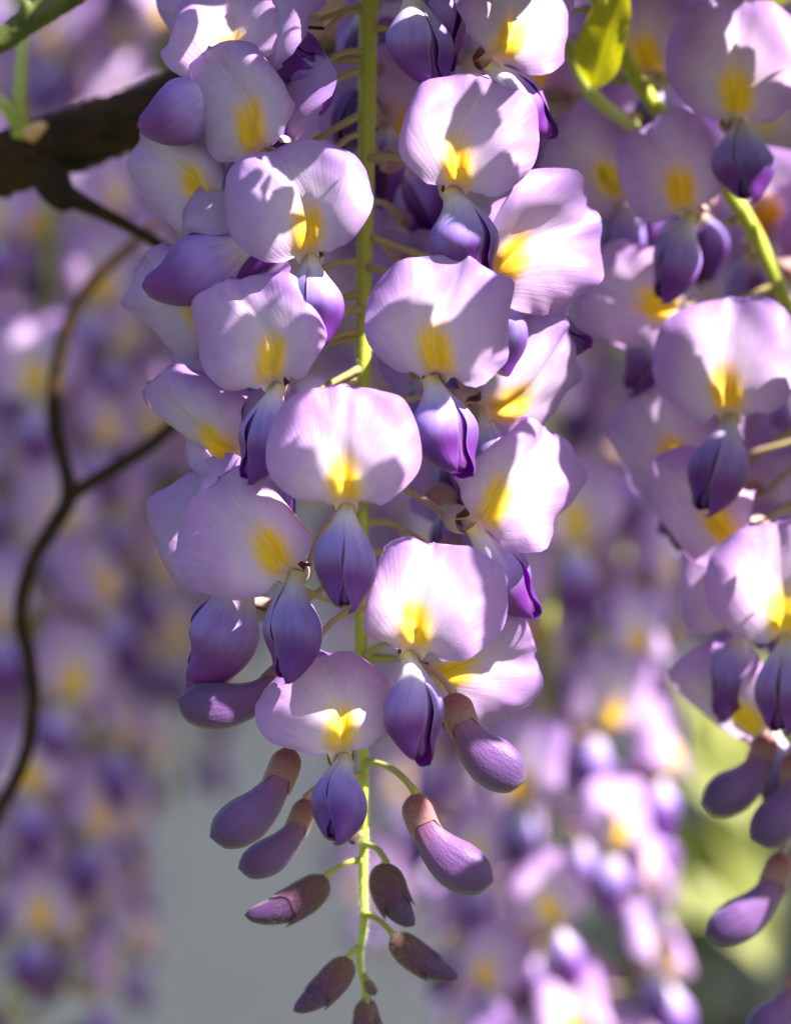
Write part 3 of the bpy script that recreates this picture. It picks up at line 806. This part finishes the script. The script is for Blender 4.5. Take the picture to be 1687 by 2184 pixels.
put_bud(right, (1690, 1600), (1600, 1790), -26, 135, d0=RD - 14, d1=RD - 16, att=(1738, 1570, RD), green=False)
put_bud(right, (1668, 1815), (1504, 1990), -26, 128, d0=RD - 12, d1=RD - 14, att=(1738, 1760, RD), green=False)
put_bud(right, (1710, 2060), (1590, 2210), -18, 120, d0=RD - 10, d1=RD - 10, att=(1736, 2000, RD), green=False)

# ------------------------------------------------------------------ racemes behind, out of focus
SINGLE = []
for i in range(8):
    P = rparams(); SINGLE.append(flower_single(P, random.uniform(7, 12)))
def bud_single():
    mb = MB(); t = np.linspace(0, 1, 12)
    prof = np.interp(t, [0, .05, .2, .45, .7, .9, 1], [.1, 1.0, 1.3, 1.7, 2.3, 1.7, .1])
    pts = np.stack([0 * t, -9 * t + 2 * t * t, -5 * t * t], -1)
    tube(mb, pts, prof, M['bud'], 10); tube(mb, spline([(0, 0, 0), (0, 6, 1), (0, 11, 2)], 6), .4, M['pedicel_green'], 6)
    return mb.mesh('flower_bud')
BUD1 = bud_single()
def back_raceme(px, top, bot, d, label, n=34, tilt=0.0, buds=6, rad=16, seed=1, group='hanging wisteria racemes'):
    R_ = random.Random(seed)
    root = empty('wisteria_raceme', pix(px, top, d))
    tag(root, label, 'flower cluster', group)
    k = (D + d) / D / PXMM
    L = (bot - top) * k
    pts = [(tilt * L * t + 2.0 * math.sin(3 * t + seed), 1.5 * math.sin(4 * t + seed * 2), -L * t) for t in np.linspace(0, 1, 12)]
    S = spline(pts, 40); rr = np.linspace(1.25, .45, 40)
    mb = MB(); tube(mb, S, rr, M['rachis'], 8); mb.obj('rachis', root)
    for i in range(n + buds):
        f = (i + .5) / (n + buds); isb = i >= n
        p = S[min(39, int(f * 39))]
        yaw = (i * 137.5 + seed * 50) % 360 + R_.uniform(-15, 15)
        me = BUD1 if isb else R_.choice(SINGLE)
        o = bpy.data.objects.new('flower_bud' if isb else 'flower', me)
        link(o, root)
        ry = math.radians(yaw); r = (rad if not isb else 10) * R_.uniform(.85, 1.15) * (1 - .12 * f)
        loc = Vector((p[0] + math.sin(ry) * r, p[1] - math.cos(ry) * r, p[2] - 2)) * MM
        o.matrix_local = Matrix.Translation(loc) @ rot(yaw, R_.uniform(-8, 18) - (25 if isb else 0), R_.uniform(-18, 18)) @ Matrix.Scale(R_.uniform(.9, 1.08), 4)
    return root

back_raceme(1190, 520, 2460, 205, 'blurred raceme with sunlit white petals between the sharp raceme and the violet buds', 62, .0, 2, 25, 3)
back_raceme(1320, -560, 1450, 300, 'blurred shaded raceme hanging behind the slanting green stalk', 54, .0, 0, 18, 4)
back_raceme(1620, -300, 1300, 260, 'blurred raceme hidden behind the flowers of the slanting stalk', 40, .0, 0, 17, 5)
specs = [(90, 380, 2280, 240, 'blurred raceme with yellow throats behind the lower end of the winding twig'),
         (250, -400, 1560, 310, 'blurred raceme behind the fork of the thin dark twig'),
         (10, -500, 1300, 330, 'blurred raceme behind the pale green shoots on the thick branch'),
         (430, -350, 1500, 480, 'blurred raceme behind the shaded flank of the sharp raceme'),
         (650, -400, 1300, 380, 'dim raceme directly behind the sharp stalk, seen between its flower stalks'),
         (900, -420, 1250, 420, 'dim raceme behind the wide flowers with the sunlit patches'),
         (1050, -200, 1500, 520, 'dim far raceme behind the sharp raceme and the short brown twig'),
         (190, 700, 2150, 380, 'very blurred raceme beyond the lowest bend of the winding twig'),
         (330, 200, 1720, 450, 'very blurred pale raceme beyond the half open left pointing buds'),
         (860, 300, 2080, 640, 'very blurred dim raceme behind the closed buds at the sharp tip'),
         (1020, 500, 2330, 720, 'very blurred dim raceme beyond the raceme with sunlit white petals')]
specs[8] = specs[8][:4] + ('very blurred pale raceme beyond the half open bud above the paired violet buds',)
for j, (px, top, bot, d, lab) in enumerate(specs):
    back_raceme(px, top, bot, d, lab, 44 if d < 500 else 40, .02 * (j % 3 - 1), 4, 18, 20 + j)

# ------------------------------------------------------------------ woody vine at the left
BD = 46
def woody(name, L, m, label, cat, n=60, nseg=14, wob=.03, extra=None):
    root = empty(name, pix(*L[0][:3]))
    P, R = px_path(L, n, root)
    mb = MB(); tube(mb, P, R, m, nseg, wob); mb.obj('stem', root)
    tag(root, label, cat)
    return root, P, R
br, bp, brr = woody('vine_branch', [(-420, 470, BD, 5.2), (-150, 400, BD, 5.0), (20, 345, BD, 4.8), (120, 310, BD, 4.7), (250, 265, BD, 4.6), (370, 215, BD, 4.4), (600, 110, BD + 6, 4.2), (860, -40, BD + 8, 4.2), (1150, -240, BD, 4.0), (1500, -420, BD, 3.8)], M['bark'], 'thick brown woody vine branch passing behind the sharp raceme', 'branch', 90, 18, .035)
def side(root, name, L, m, n=40, nseg=9, wob=.02):
    P, R = px_path(L, n, root); mb = MB(); tube(mb, P, R, m, nseg, wob); return mb.obj(name, root)
side(br, 'knot', [(95, 350, BD - 2, 3.2), (125, 410, BD - 4, 2.5), (150, 440, BD - 4, 1.4)], M['bark'], 14)
side(br, 'twig', [(110, 400, BD - 3, 2.3), (180, 435, BD - 3, 1.3), (260, 475, BD - 2, .95), (345, 525, BD, .8), (430, 590, BD + 4, .7)], M['twig'])
side(br, 'shoot', [(50, 290, BD - 4, 1.7), (42, 230, BD - 5, 1.35), (45, 160, BD - 5, 1.0), (50, 90, BD - 5, .9), (60, 20, BD - 4, .8)], M['shoot'])
side(br, 'shoot', [(40, 262, BD - 5, 1.3), (10, 225, BD - 6, 1.1), (-40, 180, BD - 6, .9)], M['shoot'])
side(br, 'bud_scale', [(60, 290, BD - 8, 1.4), (85, 272, BD - 8, 1.0), (100, 268, BD - 8, .4)], M['stamen'], 10)
TD = 84
tw, _, _ = woody('vine_twig', [(330, 480, TD, .9), (280, 525, TD, 1.0), (200, 600, TD, 1.1), (145, 700, TD, 1.15), (122, 800, TD, 1.3), (118, 900, TD, 1.35), (135, 980, TD, 1.25), (148, 1060, TD, 1.4), (110, 1130, TD, 1.35), (70, 1200, TD, 1.25), (45, 1300, TD, 1.2), (62, 1400, TD, 1.25), (72, 1490, TD, 1.2), (55, 1610, TD, 1.15), (0, 1730, TD, 1.1), (-60, 1830, TD, 1.1)], M['twig'], 'thin dark twig winding down beside the far blurred flowers', 'twig', 120, 10)
side(tw, 'side_twig', [(148, 1060, TD, 1.2), (200, 1025, TD, 1.15), (290, 970, TD, 1.15), (360, 915, TD, 1.1), (450, 820, TD, 1.0), (560, 700, TD, .9)], M['twig'])
st, _, _ = woody('green_stem', [(-200, 190, 14, 1.9), (0, 85, 14, 1.85), (60, 45, 14, 1.95), (160, -12, 14, 1.75), (330, -110, 14, 1.6)], M['stem_old'], 'green young vine stem slanting above the thick brown branch', 'stem', 50, 14, .04)
side(st, 'node', [(55, 45, 13, 1.4), (58, 15, 12, 1.0), (48, -4, 12, .3)], M['stem_old'], 12)
woody('brown_twig', [(1080, 250, BD + 10, 1.6), (1190, 295, BD + 10, 1.9), (1300, 335, BD + 10, 1.7), (1420, 420, BD + 10, 1.4)], M['twig'], 'short brown twig behind the slanting stalk', 'twig', 30)

# ------------------------------------------------------------------ leaves that show
def one_leaf(bx, by, d, tx, ty, td, w, m, label, nrm=(0.2, -1, .3), droop=.1, name='leaf'):
    b = pix(bx, by, d); t = pix(tx, ty, td)
    r = empty(name, b); v = np.array(t - b) / MM; L = np.linalg.norm(v)
    f = MB(); leaflet(f, (0, 0, 0), v, nrm, L, w, m, droop, .3, 16, 9); f.obj('blade', r)
    s = MB(); tube(s, spline([(0, 0, 0), tuple(v / L * L * .5 - np.array([0, .0, 0])), tuple(v * .97)], 10) + np.array([0, .15, 0]), np.linspace(.45, .12, 10), M['shoot'], 6); s.obj('midrib', r)
    return tag(r, label, 'leaf')
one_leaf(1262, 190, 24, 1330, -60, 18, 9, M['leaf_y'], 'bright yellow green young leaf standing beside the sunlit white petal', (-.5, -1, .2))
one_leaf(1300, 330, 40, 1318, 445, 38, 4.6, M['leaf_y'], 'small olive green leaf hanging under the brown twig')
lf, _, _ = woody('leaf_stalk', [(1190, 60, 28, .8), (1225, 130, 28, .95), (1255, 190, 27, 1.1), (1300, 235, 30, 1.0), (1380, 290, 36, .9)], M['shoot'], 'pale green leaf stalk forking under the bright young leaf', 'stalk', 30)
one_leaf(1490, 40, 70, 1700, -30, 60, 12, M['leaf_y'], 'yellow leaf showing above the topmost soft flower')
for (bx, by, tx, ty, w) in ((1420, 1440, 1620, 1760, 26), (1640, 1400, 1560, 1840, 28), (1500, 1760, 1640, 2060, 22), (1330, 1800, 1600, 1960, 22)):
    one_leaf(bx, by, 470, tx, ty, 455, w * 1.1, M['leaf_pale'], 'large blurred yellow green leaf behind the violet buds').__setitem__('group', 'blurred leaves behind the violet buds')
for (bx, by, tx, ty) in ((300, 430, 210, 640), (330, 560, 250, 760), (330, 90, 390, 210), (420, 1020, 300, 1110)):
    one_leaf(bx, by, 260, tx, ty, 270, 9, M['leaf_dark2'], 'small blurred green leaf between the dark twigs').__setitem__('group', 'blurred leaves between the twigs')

# ------------------------------------------------------------------ unseen vine leaves added overhead and right, gaps shaped to place sun patches
SV = np.array(SUN)
M['canopy_leaf'] = mat_leaf('canopy_leaf', (.10, .13, .03), (.14, .17, .04))
LIT = [(1090, 320, 50), (1200, 60, 75), (1180, 520, 100), (1080, 470, 40), (890, 620, 32), (1085, 650, 62), (645, 680, 32), (795, 900, 75), (720, 965, 30), (1140, 1050, 80), (1060, 1150, 40), (1110, 1240, 35),
       (540, 1115, 36), (425, 1160, 32), (795, 1285, 44), (1000, 1190, 34), (810, 1545, 36), (650, 1550, 14), (1060, 1420, 75), (1200, 730, 45), (1060, 1600, 50), (970, 1790, 55), (795, 70, 22), (730, 770, 26), (840, 850, 26),
       (690, 1290, 32), (880, 1120, 55), (1130, 860, 40), (1180, 190, 26), (1040, 880, 26), (510, 1480, 22), (660, 1070, 20), (770, 1500, 26), (775, 1800, 30), (700, 1870, 20), (950, 2040, 26), (750, 1720, 20),
       (1470, 60, 16), (1555, 75, 22), (1520, 110, 14), (1650, 60, 34), (1540, 750, 80), (1590, 1190, 56), (1650, 1290, 44), (1490, 620, 44), (1420, 930, 26), (1560, 620, 30), (1660, 1050, 30), (1620, 1150, 20), (1450, 330, 26), (1500, 480, 20), (1400, 600, 36), (1300, 600, 24), (1680, 800, 30), (1560, 950, 18), (1450, 1060, 26), (1640, 950, 40), (1645, 1620, 24), (1330, 60, 60), (1290, 130, 40), (1265, 110, 60, 22), (1290, 30, 60, 20), (1310, -30, 50, 18), (795, 90, 34, 0), (775, 815, 30, 0), (772, 1440, 30, 0), (776, 1690, 26, 0), (776, 1850, 24, 0), (600, 165, 14, -14), (470, 1130, 16, -24), (560, 640, 14, -23), (930, 570, 16, -25), (520, 390, 12, -20), (650, 420, 14, -22), (870, 250, 16, -22)]
def near_depth(x, y):
    h = min(HEROES, key=lambda q: (q[0] - x) ** 2 + (q[1] - y) ** 2 + 300 * q[2])
    return h[2] + 2 if math.hypot(h[0] - x, h[1] - y) < 190 else -12
R2 = random.Random(11)
for hx, hy, hd in HEROES:
    for _ in range(3): LIT.append((hx + R2.uniform(-130, 130), hy + R2.uniform(-90, 120), R2.uniform(7, 17), hd + 2))
TG = np.array([list(np.array(pix(x, y, near_depth(x, y))) / MM) for x, y, r in [q[:3] for q in LIT]]); TR = np.array([q[2] / PXMM for q in LIT])
for j, q in enumerate(LIT):
    if len(q) > 3: TG[j] = np.array(pix(*q[:2], q[3])) / MM
mbf = MB()
def inside(p, mx, mz):
    k = (D + p[1]) / D
    return abs(p[0]) < 55 * k + mx and (CZ / MM - 71.2 * k - mz) < p[2] < CZ / MM + 71.2 * k + mz
def leaf_at(c, L, W, test):
    d = np.array([random.gauss(0, .5), random.gauss(0, .5), -1.0 + random.gauss(0, .4)]); d /= np.linalg.norm(d)
    n = SV + rng.normal(0, .35, 3)
    if test:
        for f in (-.4, -.15, .15, .4):
            v = c + d * L * f - TG; v -= np.outer(v @ SV, SV)
            if np.any(np.linalg.norm(v, axis=1) < TR * .9 + W * .36 * (1 - abs(f))): return False
    leaflet(mbf, c - d * L / 2, d, n, L, W, M['canopy_leaf'], .06, .2, 6, 3)
    return True
cnt = 0
for _ in range(1900):
    fx = random.uniform(150, 1750)
    if fx > 1280 and random.random() < .6: continue
    T = np.array(pix(fx, random.uniform(-250, 2150), random.uniform(-34, 40))) / MM
    t = 20.0
    while inside(T + SV * t, 16, 16): t += 6
    if leaf_at(T + SV * (t + random.uniform(4, 60)), random.uniform(20, 34), random.uniform(8, 13), True): cnt += 1
for _ in range(2600):                                   # small leaflets added round the gaps to trim the sun patches
    j = random.randrange(len(TG)); a = random.uniform(0, 6.283); q = TR[j] * random.uniform(.9, 2.2) + 2
    T = TG[j] + np.array([math.cos(a) * q, random.uniform(-10, 10), math.sin(a) * q])
    t = 20.0
    while inside(T + SV * t, 8, 8): t += 4
    leaf_at(T + SV * (t + random.uniform(2, 40)), random.uniform(9, 15), random.uniform(4, 6.5), True)
for _ in range(1150):  # larger unseen leaves added to shade the racemes behind
    px, py, d = random.uniform(-100, 1800), random.uniform(-300, 2200), random.uniform(150, 680)
    if px > 880 and py > 1150 and random.random() < .85: continue
    T = np.array(pix(px, py, d)) / MM
    t = 20.0
    while inside(T + SV * t, 30, 30): t += 10
    leaf_at(T + SV * (t + random.uniform(10, 160)), random.uniform(36, 55), random.uniform(15, 22), True)
fo = mbf.obj('shading_foliage')
tag(fo, 'unseen leafy vine canopy added overhead to shade the racemes, gaps shaped for sun patches', 'foliage', kind='stuff')
